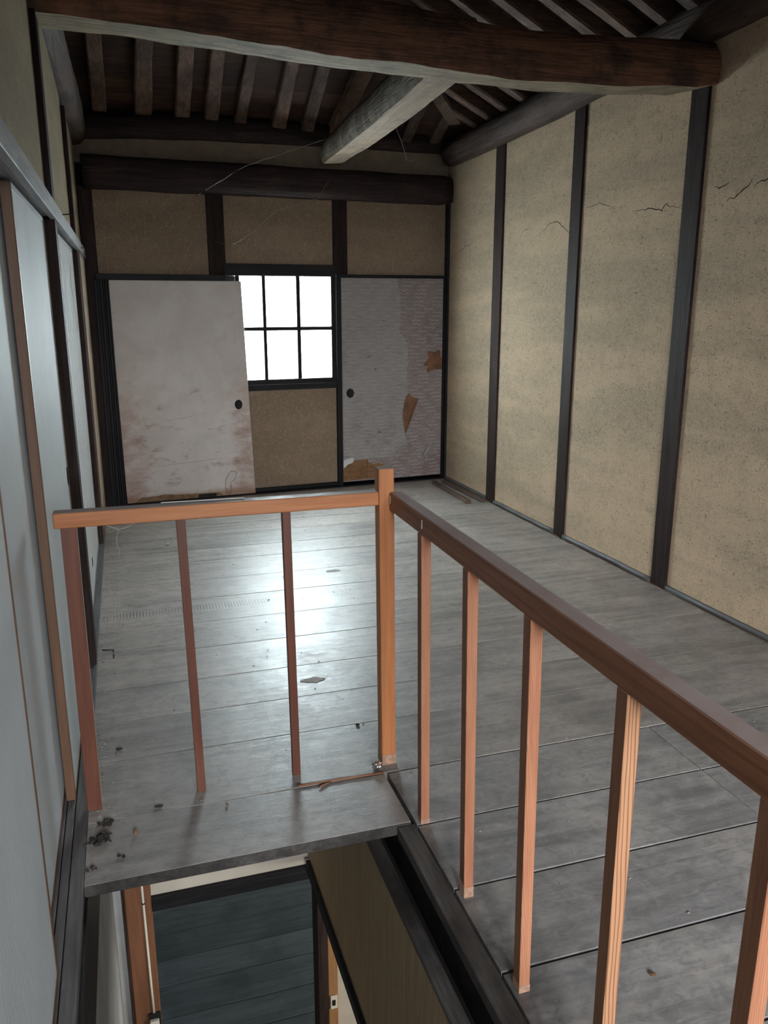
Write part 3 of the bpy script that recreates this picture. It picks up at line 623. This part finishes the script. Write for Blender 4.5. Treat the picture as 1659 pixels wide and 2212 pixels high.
for k in range(13):
    ya = 6.42-0.215*k; yb = ya-0.213; xe = min(2.75, max(0.1, ya-3.59+0.35)); bm = bm_new()
    hexa(bm, [(-0.34,yb,zf(yb)+0.081),(xe,yb,zf(yb)+0.081),(xe,ya,zf(ya)+0.081),(-0.34,ya,zf(ya)+0.081),(-0.34,yb,zf(yb)+0.10),(xe,yb,zf(yb)+0.10),(xe,ya,zf(ya)+0.10),(-0.34,ya,zf(ya)+0.10)])
    dz = random.uniform(0, 0.006)
    for v in bm.verts: v.co.z += dz
    obj('roof_board', bm, 'roofboard_x', ce)
for k in range(14):
    xa = 2.80-0.215*k; xb = xa-0.213; ye = min(6.3, xa+3.59+0.3); bm = bm_new()
    hexa(bm, [(xb,-1.95,zr(xb)+0.084),(xa,-1.95,zr(xa)+0.084),(xa,ye,zr(xa)+0.084),(xb,ye,zr(xb)+0.084),(xb,-1.95,zr(xb)+0.104),(xa,-1.95,zr(xa)+0.104),(xa,ye,zr(xa)+0.104),(xb,ye,zr(xb)+0.104)])
    dz = random.uniform(0, 0.006)
    for v in bm.verts: v.co.z += dz
    obj('roof_board', bm, 'roofboard_y', ce)
pbox('ridge_board', 'roofboard_y', ce, -0.36, 0.10, -1.95, 3.75, 3.98, 4.05, ID, 0)
skewlog((2.45, 6.04, zf(6.04)+0.02), (0.0, 3.59, zf(3.59)+0.02), 0.12, 0.10, 'rafter_y', 'hip_rafter', 9.1, ce)

# ------------------------------------------------------------------ beams
def beam(name, rings, mats, label, mis=None):
    bm = bm_new(); loft(bm, rings, True, mis); o = obj(name, bm, mats); return tag(o, label, 'beam')
# front log: hewn flat underneath
bz = [(-0.27,2.412,1.42),(0.11,2.402,1.36),(0.47,2.387,1.25),(0.64,2.375,1.16),(0.85,2.366,1.08),(1.05,2.359,1.04),(1.28,2.352,1.0),(1.45,2.341,0.97),(1.76,2.337,0.92),(2.09,2.346,0.93),(2.50,2.370,0.90),(2.612,2.392,0.84)]
prof = [(3.352,0.002),(3.57,0.016),(3.615,0.06),(3.635,0.13),(3.605,0.195),(3.54,0.235),(3.46,0.238),(3.39,0.205),(3.356,0.15),(3.342,0.09),(3.343,0.03)]
rings = []
for i in range(len(bz)-1):
    n = 7
    for k in range(n+(1 if i == len(bz)-2 else 0)):
        t = k/n; x = bz[i][0]*(1-t)+bz[i+1][0]*t; zb = bz[i][1]*(1-t)+bz[i+1][1]*t; h = bz[i][2]*(1-t)+bz[i+1][2]*t; r = []
        for j, (y, dz) in enumerate(prof):
            q = mnoise.noise(Vector((x*4, y*9, dz*9)))*0.007+mnoise.noise(Vector((x*13, y*20, dz*25)))*0.0035
            kn = 0
            for kx, kz in ((0.66, 0.20), (1.36, 0.17), (0.10, 0.27), (2.0, 0.1)):
                kn += 0.018*math.exp(-(((x-kx)/0.05)**2+((dz-kz)/0.05)**2)) if 6 <= j <= 9 else 0
            r.append((x, 3.48+(y-3.48)*(1+0.25*(h-1))-q-kn, zb+dz*h+q))
        rings.append(r)
beam('roof_beam', rings, ['log', 'hewn_x'], 'big red brown log spanning the top of the room, nearest the viewer', [1]+[0]*10)
# far big beam
rings = []; prof = [(-0.105,0.0),(-0.02,0.0),(0.05,0.0),(0.05,0.21),(-0.02,0.212),(-0.085,0.205),(-0.112,0.17),(-0.122,0.10),(-0.118,0.04)]
for k in range(41):
    s = -0.125+(2.582+0.125)*k/40; z0 = 2.193; sc = 1.0
    if k == 40: sc = 0.88
    rings.append([F(s, t*1.0, z0+(dz-0.105)*sc+0.105+mnoise.noise(Vector((s*3, t*9, dz*9)))*0.007) for t, dz in prof])
beam('roof_beam', rings, ['logdark_x'], 'dark purple brown beam across the far wall above the window')
# far wall plate
rings = []; prof = [(-0.06,0.0),(0.06,0.0),(0.06,0.15),(-0.03,0.155),(-0.062,0.12),(-0.07,0.05)]
for k in range(31):
    s = -0.13+2.73*k/30; z0 = 2.512+0.035*min(1, s/0.7)+0.022*max(0, (s-0.7)/1.9)
    rings.append([F(s, t, z0+dz+mnoise.noise(Vector((s*3, t*9+4, dz*9)))*0.008) for t, dz in prof])
beam('roof_beam', rings, ['logdark_x'], 'dark plate timber under the rafters on the far wall, above the thin plaster band')
# right plate
pr = [(0.095*math.cos(a)*(0.93 if k % 3 else 1.04), 0.092*math.sin(a)) for k, a in enumerate([2*math.pi*q/14 for q in range(14)])]
beam('roof_beam', rough_log([((2.525,6.30,2.555),1.0),((2.535,5.3,2.575),1.0),((2.545,4.4,2.605),1.0),((2.56,3.62,2.645),1.0),((2.585,3.0,2.67),1.0),((2.65,1.2,2.72),1.0),((2.70,-1.8,2.72),1.0)], pr, 0.010, 4.4, 9), ['logdark_y'], 'brown plate log running along the top of the right wall')
# left plate
beam('roof_beam', rough_log([((-0.215,6.22,2.555),1.0),((-0.215,5.2,2.585),0.95),((-0.235,4.2,2.63),0.9),((-0.245,3.3,2.67),0.9)], circ(0.095, 12), 0.008, 8.2, 9), ['logdark_y'], 'dark plate log along the top of the left wall')
# diagonal-looking pale beam running from the far beam to the front log
prof = [(-0.095,-0.098),(0.075,-0.088),(0.100,-0.05),(0.105,0.03),(0.07,0.09),(0.0,0.105),(-0.07,0.095),(-0.105,0.05),(-0.115,-0.02),(-0.110,-0.06)]
rings = rough_log([((1.545,6.13,2.495),0.80),((1.54,5.6,2.505),0.96),((1.525,4.8,2.515),1.0),((1.50,4.1,2.525),1.0),((1.465,3.58,2.53),1.0)], [(-a, b) for a, b in prof], 0.006, 2.7, 9)
beam('roof_beam', rings, ['bark_y', 'hewn_y'], 'pale bark edged beam running from the far beam towards the front log', [1]+[0]*9)

# ------------------------------------------------------------------ stair railing
ra = empty('stair_railing', (0.72, 2.27, 0), 'orange brown wooden railing around the stair opening', 'railing')
bm = bm_new(); hexa(bm, [(0.701,2.250,0),(0.747,2.250,0),(0.747,2.296,0),(0.701,2.296,0),(0.690,2.247,0.977),(0.737,2.247,0.977),(0.737,2.293,0.977),(0.690,2.293,0.977)]); bev(bm, 0.002)
obj('newel_post', bm, 'orange_z', ra)
bm = bm_new(); hexa(bm, [(0.700,2.249,0),(0.748,2.249,0),(0.748,2.297,0),(0.700,2.297,0),(0.7005,2.249,0.035),(0.7475,2.249,0.035),(0.7475,2.297,0.035),(0.7005,2.297,0.035)]); o = obj('post_foot', bm, 'wornfoot', ra); tag(o, 'pale worn foot where the varnish is gone')
bm = bm_new(); hexa(bm, [(-0.212,2.268,0.864),(0.692,2.252,0.866),(0.692,2.292,0.866),(-0.212,2.314,0.864),(-0.212,2.268,0.906),(0.692,2.252,0.907),(0.692,2.292,0.907),(-0.212,2.314,0.906)]); bev(bm, 0.0025)
obj('handrail', bm, 'orange_x', ra)
bm = bm_new(); hexa(bm, [(0.721,-0.25,0.846),(0.761,-0.25,0.846),(0.763,2.249,0.850),(0.723,2.249,0.850),(0.721,-0.25,0.904),(0.761,-0.25,0.904),(0.763,2.249,0.906),(0.723,2.249,0.906)]); bev(bm, 0.0025)
obj('handrail', bm, 'dustyrail', ra)
def bal(x0, x1, y0, y1, tx0, tx1, ty0, ty1, zt, m, z0=0.0, side=None, far=None):
    bm = bm_new(); hexa(bm, [(x0,y0,z0),(x1,y0,z0),(x1,y1,z0),(x0,y1,z0),(tx0,ty0,zt),(tx1,ty0,zt),(tx1,ty1,zt),(tx0,ty1,zt)]); bev(bm, 0.0012); bm.normal_update()
    for f in bm.faces:
        if side and f.normal.x < -0.9: f.material_index = 1
        if far and f.normal.x > 0.9: f.material_index = 1
    return obj('baluster', bm, [m, side or far] if (side or far) else m, ra)
def foot(x0, x1, y0, y1, h):
    bm = bm_new(); P = [(x0-0.0004, y0-0.0004), (x1+0.0004, y0-0.0004), (x1+0.0004, y1+0.0004), (x0-0.0004, y1+0.0004)]
    hexa(bm, [(x, y, 0) for x, y in P]+[(x+0.0003, y+0.001, h*random.uniform(0.85, 1.15)) for x, y in P]); tag(obj('worn_foot', bm, 'wornfoot', ra), 'pale worn foot where the varnish is gone')
bal(0.118,0.143,2.275,2.300, 0.106,0.131,2.276,2.300,0.865,'redbal'); bal(0.414,0.438,2.275,2.299, 0.4045,0.429,2.272,2.296,0.866,'redbal')
bal(-0.200,-0.159,2.270,2.300, -0.196,-0.155,2.272,2.302,0.865,'redbal',0.001,None,'cream')
for (y, ty, m) in ((1.920,1.970,'palebal2'), (1.606,1.655,'palebal2'), (1.300,1.342,'palebal2'), (0.995,1.012,'palebal'), (0.690,0.692,'palebal2'), (0.385,0.387,'palebal'), (0.08,0.08,'palebal2')):
    bal(0.7145,0.7395,y,y+0.030, 0.7235,0.7515,ty,ty+0.032,0.848,m,0.0,'sideshade')
    if y in (1.920, 1.606, 1.300): foot(0.7145,0.7395,y,y+0.030,0.016 if y != 1.606 else 0.034)

for y, z0, z1, lab in ((2.24, 0.872, 0.896, 'pale wooden peg end by the newel post'), (1.965, 0.868, 0.892, 'pale wooden peg end on the long handrail')):
    tag(pbox('peg', 'chip', ra, 0.7212, 0.7235, y-0.0011, y+0.0011, z0, z1, ID, 0), lab)

# ------------------------------------------------------------------ stairwell below
we = empty('wall_stairwell_right', (0.6, 1.6, -0.8), 'tan grained wall dropping below the right edge of the stair opening', kind='structure')
pbox('edge_beam', 'black_x', we, 0.652, 0.75, 0.28, 2.85, -0.36, -0.041); pbox('panel', 'tanwall', we, 0.585, 0.610, 0.20, 2.944, -0.80, -0.112, ID, 0); pbox('cap_board', 'floor_edge', we, 0.583, 0.625, 0.20, 2.944, -0.112, -0.098); pbox('back_panel', 'subfloor', we, 0.612, 0.651, 0.20, 2.95, -0.36, -0.14, ID, 0)
pbox('lintel', 'black_x', we, 0.568, 0.66, 0.20, 2.90, -0.845, -0.80)
wl2 = empty('wall_stairwell_left', (-0.2, 1.6, -0.8), 'grey plaster wall dropping below the left sill at the stairs', kind='structure')
pbox('edge_beam', 'black_x', wl2, -0.30, -0.1915, 0.28, 2.94, -0.31, -0.036); pbox('plaster_panel', 'lowgrey', wl2, -0.30, -0.20, -0.9, 2.95, -2.40, -0.30, ID, 0)
wd = empty('wall_downstairs', (0.3, 2.95, -2.4), 'downstairs doorway seen through the stair opening', kind='structure')
pbox('plaster_panel', 'lowgrey', wd, -0.20, -0.163, 2.95, 3.02, -2.40, -0.12, ID, 0)
pbox('post', 'lowpost', wd, -0.158, -0.056, 2.935, 3.03, -2.40, -0.12, ID, 0.004); pbox('post_edge', 'dark_z', wd, -0.168, -0.158, 2.930, 3.03, -2.40, -0.12)
pbox('plaster_panel', 'lowwhite', wd, -0.056, 0.622, 2.955, 3.03, -0.862, -0.12, ID, 0); pbox('lintel', 'black_x', wd, -0.056, 0.622, 2.935, 3.04, -0.925, -0.862)
pbox('post', 'dark_z', wd, 0.618, 0.662, 2.935, 3.04, -2.40, -0.12); pbox('door_frame', 'amber', wd, 0.662, 0.705, 2.935, 3.04, -2.40, -0.84)
pbox('plaster_panel', 'lowwhite', wd, 0.705, 3.2, 2.96, 3.04, -2.40, -0.12, ID, 0)
pbox('back_wall', 'lowfloor', wd, -1.4, 3.2, 5.6, 5.66, -2.40, -0.12, ID, 0); pbox('side_wall', 'lowfloor', wd, -1.46, -1.40, 3.04, 5.66, -2.40, -0.12, ID, 0)
pbox('side_wall', 'lowwhite', wd, 3.2, 3.26, -1.0, 5.6, -2.40, -0.12, ID, 0); pbox('rear_wall', 'lowwhite', wd, -0.3, 3.2, -1.0, -0.94, -2.40, -0.12, ID, 0)
fl2 = pbox('floor_downstairs', 'subfloor', None, -1.45, 3.25, -1.0, 5.6, -2.55, -2.434, ID, 0); tag(fl2, 'dark green grey boards of the floor downstairs', kind='structure')
yy = 5.58
k = 0
while yy > -0.9:
    w = (0.195, 0.22, 0.205, 0.23)[k % 4]; bm = bm_new(); box(bm, -1.40, 3.20, yy-w+0.003, yy, -2.434, -2.40); bev(bm, 0.002); obj('plank', bm, 'lowfloor', fl2); yy -= w; k += 1
# wiring downstairs
cb = empty('power_cable', (-0.083, 2.93, -1.45), 'pale cable running down the brown post to a small box, seen below the stairs', 'cable')
bm = bm_new(); tube(bm, [(-0.088,2.929,-0.70),(-0.087,2.929,-0.86),(-0.0855,2.929,-1.07),(-0.084,2.929,-1.25),(-0.082,2.929,-1.405)], 0.0048, 8); o = obj('cable', bm, 'white_plastic', cb)
bm = bm_new(); tube(bm, [(-0.0868,2.929,-0.868),(-0.0868,2.929,-0.874)], 0.0062, 8); obj('cable_clip', bm, 'black_plastic', cb)
pbox('switch_box', 'white_plastic', cb, -0.101, -0.064, 2.910, 2.934, -1.50, -1.435, ID, 0.003); pbox('box_base', 'black_plastic', cb, -0.103, -0.056, 2.926, 2.9345, -1.505, -1.408, ID, 0.001)
sw = empty('light_switch', (0.684, 2.93, -1.62), 'small white light switch on the amber door frame downstairs', 'switch')
pbox('plate', 'white_plastic', sw, 0.668, 0.700, 2.926, 2.9345, -1.62, -1.550, ID, 0.002); pbox('rocker', 'black_plastic', sw, 0.677, 0.690, 2.921, 2.926, -1.598, -1.570, ID, 0.001)

# ------------------------------------------------------------------ small things
def jag(bm, c, r, seed, sq=(1, 1, 1), sub=2, amp=0.35):
    ret = bmesh.ops.create_icosphere(bm, subdivisions=sub, radius=1.0)
    for v in ret['verts']:
        n = mnoise.noise(v.co*2.3+Vector((seed, 0, 0)))*amp+mnoise.noise(v.co*6+Vector((0, seed, 0)))*amp*0.6
        v.co = Vector((c[0]+v.co.x*(1+n)*r*sq[0], c[1]+v.co.y*(1+n)*r*sq[1], c[2]+max(-0.92, v.co.z*(1+n))*r*sq[2]))
bm = bm_new(); jag(bm, (0.676, 2.232, 0.0125), 0.0165, 3.3, (0.9, 1.1, 0.85), 3, 0.45); tag(obj('foil_ball', bm, 'foil'), 'crumpled silver foil at the foot of the newel post', 'foil')
for (xa, ya, xb, yb, lab) in ((2.372,6.18,2.372,5.45,'loose wooden batten on the floor by the right wall, the one nearer the room'), (2.462,6.18,2.490,5.46,'loose wooden batten lying closest to the right wall')):
    bm = bm_new(); hexa(bm, [(xb-0.022,yb,0.001),(xb+0.022,yb,0.001),(xa+0.018,ya,0.001),(xa-0.018,ya,0.001),(xb-0.022,yb,0.026),(xb+0.022,yb,0.026),(xa+0.018,ya,0.024),(xa-0.018,ya,0.024)]); bev(bm, 0.003)
    tag(obj('wooden_batten', bm, 'batten'), lab, 'batten')
bm = bm_new(); loft(bm, [[(x, y-0.004, 0.001), (x, y+0.004, 0.001), (x, y+0.0035, 0.006), (x, y-0.0035, 0.006)] for x, y in ((0.415,2.213),(0.50,2.212),(0.60,2.208),(0.690,2.204))]); tag(obj('wooden_lath', bm, 'lath'), 'thin reddish splinter of lath lying in the seam left of the newel post', 'lath')
bm = bm_new(); tube(bm, [(0.52,2.205,0.003),(0.485,2.19,0.004),(0.475,2.183,0.003)], [0.002,0.003,0.001], 5); tag(obj('wood_splinter', bm, 'lath'), 'short dark splinter beside the thin lath in the floor seam', 'splinter')
bm = bm_new(); hexa(bm, [(0.07,2.309,0.9062),(0.30,2.296,0.907),(0.30,2.300,0.907),(0.07,2.3135,0.9062),(0.07,2.309,0.908),(0.30,2.296,0.909),(0.30,2.300,0.909),(0.07,2.3135,0.908)]); tag(obj('paper_strip', bm, 'paperwhite'), 'thin white strip lying along the back of the left handrail', 'strip')
def crumb(x, y, r, m, lab, cat, name, sq=(1,1,0.5), seed=None):
    bm = bm_new(); jag(bm, (x, y, r*sq[2]*0.93+0.0006), r, seed or random.random()*50, sq, 1 if r < 0.012 else 2); return tag(obj(name, bm, m), lab, cat)
def clump(x, y, r, lab, n, sd):
    rg = random.Random(sd); bm = bm_new()
    for k in range(n):
        a = rg.random()*6.28; q = r*rg.random()**0.7; cx, cy = x+q*math.cos(a), y+q*0.8*math.sin(a); h = max(0.001, (1-q/r)*r*0.55)
        if k % 3 == 0: jag(bm, (cx, cy, h*0.6+0.002), r*rg.uniform(0.15, 0.32), k+sd, (1, 1, 0.7), 1, 0.5)
        else:
            b = rg.random()*6.28; L = r*rg.uniform(0.4, 0.95); z = rg.uniform(0.002, 0.003+h)
            tube(bm, [(cx-L*0.5*math.cos(b), cy-L*0.5*math.sin(b), 0.0025), (cx, cy, z+0.003), (cx+L*0.5*math.cos(b), cy+L*0.5*math.sin(b), z)], [r*0.04, r*0.08, r*0.03], 4)
    return tag(obj('dirt_clump', bm, 'dirt'), lab, 'debris')
clump(-0.150, 2.196, 0.022, 'dark curled lump of dirt near the foot of the leftmost baluster', 22, 3)
clump(-0.158, 2.118, 0.034, 'largest clump of twigs and dirt at the left end of the front plank', 40, 9)
clump(-0.182, 2.0, 0.014, 'small dirt clump at the left front corner of the front plank', 14, 5)
crumb(-0.066, 2.120, 0.0085, 'leaf', 'pinkish dry leaf scrap on the front plank', 'leaf', 'leaf_scrap', (0.8, 1.1, 0.8))
for x, y, r, w in ((-0.112,2.033,0.006,'left'), (-0.100,2.026,0.006,'right')): crumb(x, y, r, 'dirt', w+' one of two tiny black crumbs side by side on the front plank', 'crumb', 'crumb')['group'] = 'pair of black crumbs on the front plank'
crumb(0.0, 2.231, 0.008, 'dirt', 'dark flake lying in the seam behind the front plank', 'crumb', 'crumb', (1.6, 0.6, 0.5)); crumb(0.195, 2.180, 0.006, 'leaf', 'dark brown flake between the two middle balusters on the front plank', 'crumb', 'crumb', (0.7, 1.3, 0.6))
crumb(0.694, 2.520, 0.008, 'dirt', 'black crumb on the seam just left of the newel post', 'crumb', 'crumb'); crumb(-0.111, 2.602, 0.009, 'dirt', 'black crumb on the planks beside the leftmost baluster', 'crumb', 'crumb', (1.3, 0.7, 0.5))
crumb(0.174, 5.02, 0.012, 'chip', 'pale chip on the floor before the stained door', 'chip', 'plaster_chip', (1, 0.8, 0.5)); crumb(0.256, 5.195, 0.012, 'chip', 'pale flake beside the second baluster, farther back than the other chip', 'chip', 'plaster_chip', (1.5, 0.7, 0.3))
crumb(1.02, 1.255, 0.0085, 'leaf', 'tan leaf scrap on the dull planks right of the railing', 'leaf', 'leaf_scrap', (1, 0.8, 0.4))
for (x, y, sx, sy, lab) in ((1.03,4.222,0.05,0.022,'brown dried stain on the floor near the torn door'), (0.62,2.921,0.05,0.026,'brown dried stain on the floor left of the newel post')):
    bm = bm_new(); P = []
    for k in range(14):
        a = 2*math.pi*k/14; q = random.uniform(0.7, 1.1); P.append((x+sx*q*math.cos(a), y+sy*q*math.sin(a)))
    poly_sheet(bm, P, 0, 0.0009, lambda s, t, z: (s, z, 0.0002+t)); tag(obj('dried_stain', bm, 'stain'), lab, 'stain')
bm = bm_new()
for a, b in (((-0.181,3.472),(-0.133,3.458)), ((-0.133,3.458),(-0.133,3.372))):
    tube(bm, [(a[0],a[1],0.002),(b[0],b[1],0.002)], 0.0028, 4)
tag(obj('floor_bracket', bm, 'metal'), 'thin black bent wire corner lying on the floor by the first left post', 'wire')
# fine litter: nobody could count it
bm = bm_new()
for k in range(420):
    if random.random() < 0.45: x, y = random.uniform(-0.19, -0.12)+abs(random.gauss(0, 0.02)), random.uniform(2.25, 5.9)
    else: x, y = random.uniform(-0.15, 2.4), random.uniform(1.3, 5.8)
    if y < 2.22 and x < 0.72: continue
    r = random.uniform(0.0012, 0.0035); a = random.random()*3; p = [(x+r*2*math.cos(a+q), y+r*math.sin(a+q), 0.0006) for q in (0, 2.1, 4.2)]
    v = [bm.verts.new(q) for q in p]; t = bm.verts.new((x, y, 0.0006+r)); bm.faces.new(v[::-1])
    for i in range(3): bm.faces.new((v[i], v[(i+1)%3], t))
tag(obj('floor_litter', bm, 'litter'), 'fine dust and crumbs scattered over the floorboards', 'litter', 'stuff')
bm = bm_new()
for k in range(90):
    y = random.uniform(2.3, 5.2); x = -0.195+abs(random.gauss(0, 0.018)); a = random.uniform(-1, 1); L = random.uniform(0.01, 0.035)
    tube(bm, [(x, y, 0.0015), (x+L*0.5*math.cos(a)+0.003, y+L*0.5*math.sin(a), 0.0015+0.003*random.random()), (x+L*math.cos(a), y+L*math.sin(a)+0.004, 0.0015)], 0.0008, 3)
tag(obj('dust_fluff', bm, 'web'), 'grey strands of fluff along the foot of the left doors', 'fluff', 'stuff')
# cobwebs
def web(pts, r, lab, n=6):
    bm = bm_new(); P = []
    pts = [Vector(p) for p in pts]
    for i in range(len(pts)-1):
        for k in range(n): 
            t = k/n; q = pts[i].lerp(pts[i+1], t); P.append(q+Vector((random.uniform(-1, 1), 0, random.uniform(-1, 1)))*r*2)
    P.append(pts[-1]); tube(bm, P, r, 4); tag(obj('cobweb_thread', bm, 'web'), lab, 'cobweb')
web([(1.56,6.05,2.585),(1.16,5.92,2.445),(0.83,5.84,2.315),(0.56,6.235,2.165)], 0.0026, 'long dusty cobweb thread slanting from the pale beam down across the far beam')
web([(1.53,6.195,2.324),(1.38,5.93,2.155),(1.07,5.83,2.055),(0.88,5.83,1.90),(0.76,5.93,1.825),(0.675,6.24,1.879)], 0.0018, 'sagging cobweb thread hanging in front of the plaster above the window')
web([(1.91,5.95,2.805),(2.03,5.93,2.44),(2.06,5.93,2.42),(2.10,5.93,2.45)], 0.003, 'short clotted cobweb hanging right of the pale beam')
web([(-0.09,2.305,0.862),(-0.05,2.31,0.838),(-0.025,2.31,0.845),(0.01,2.305,0.862)], 0.0008, 'fluffy cobweb under the left end of the handrail')
web([(-0.049,2.311,0.840),(-0.058,2.311,0.805),(-0.052,2.311,0.784),(-0.052,2.311,0.736)], 0.0007, 'cobweb strand dangling below the left handrail')
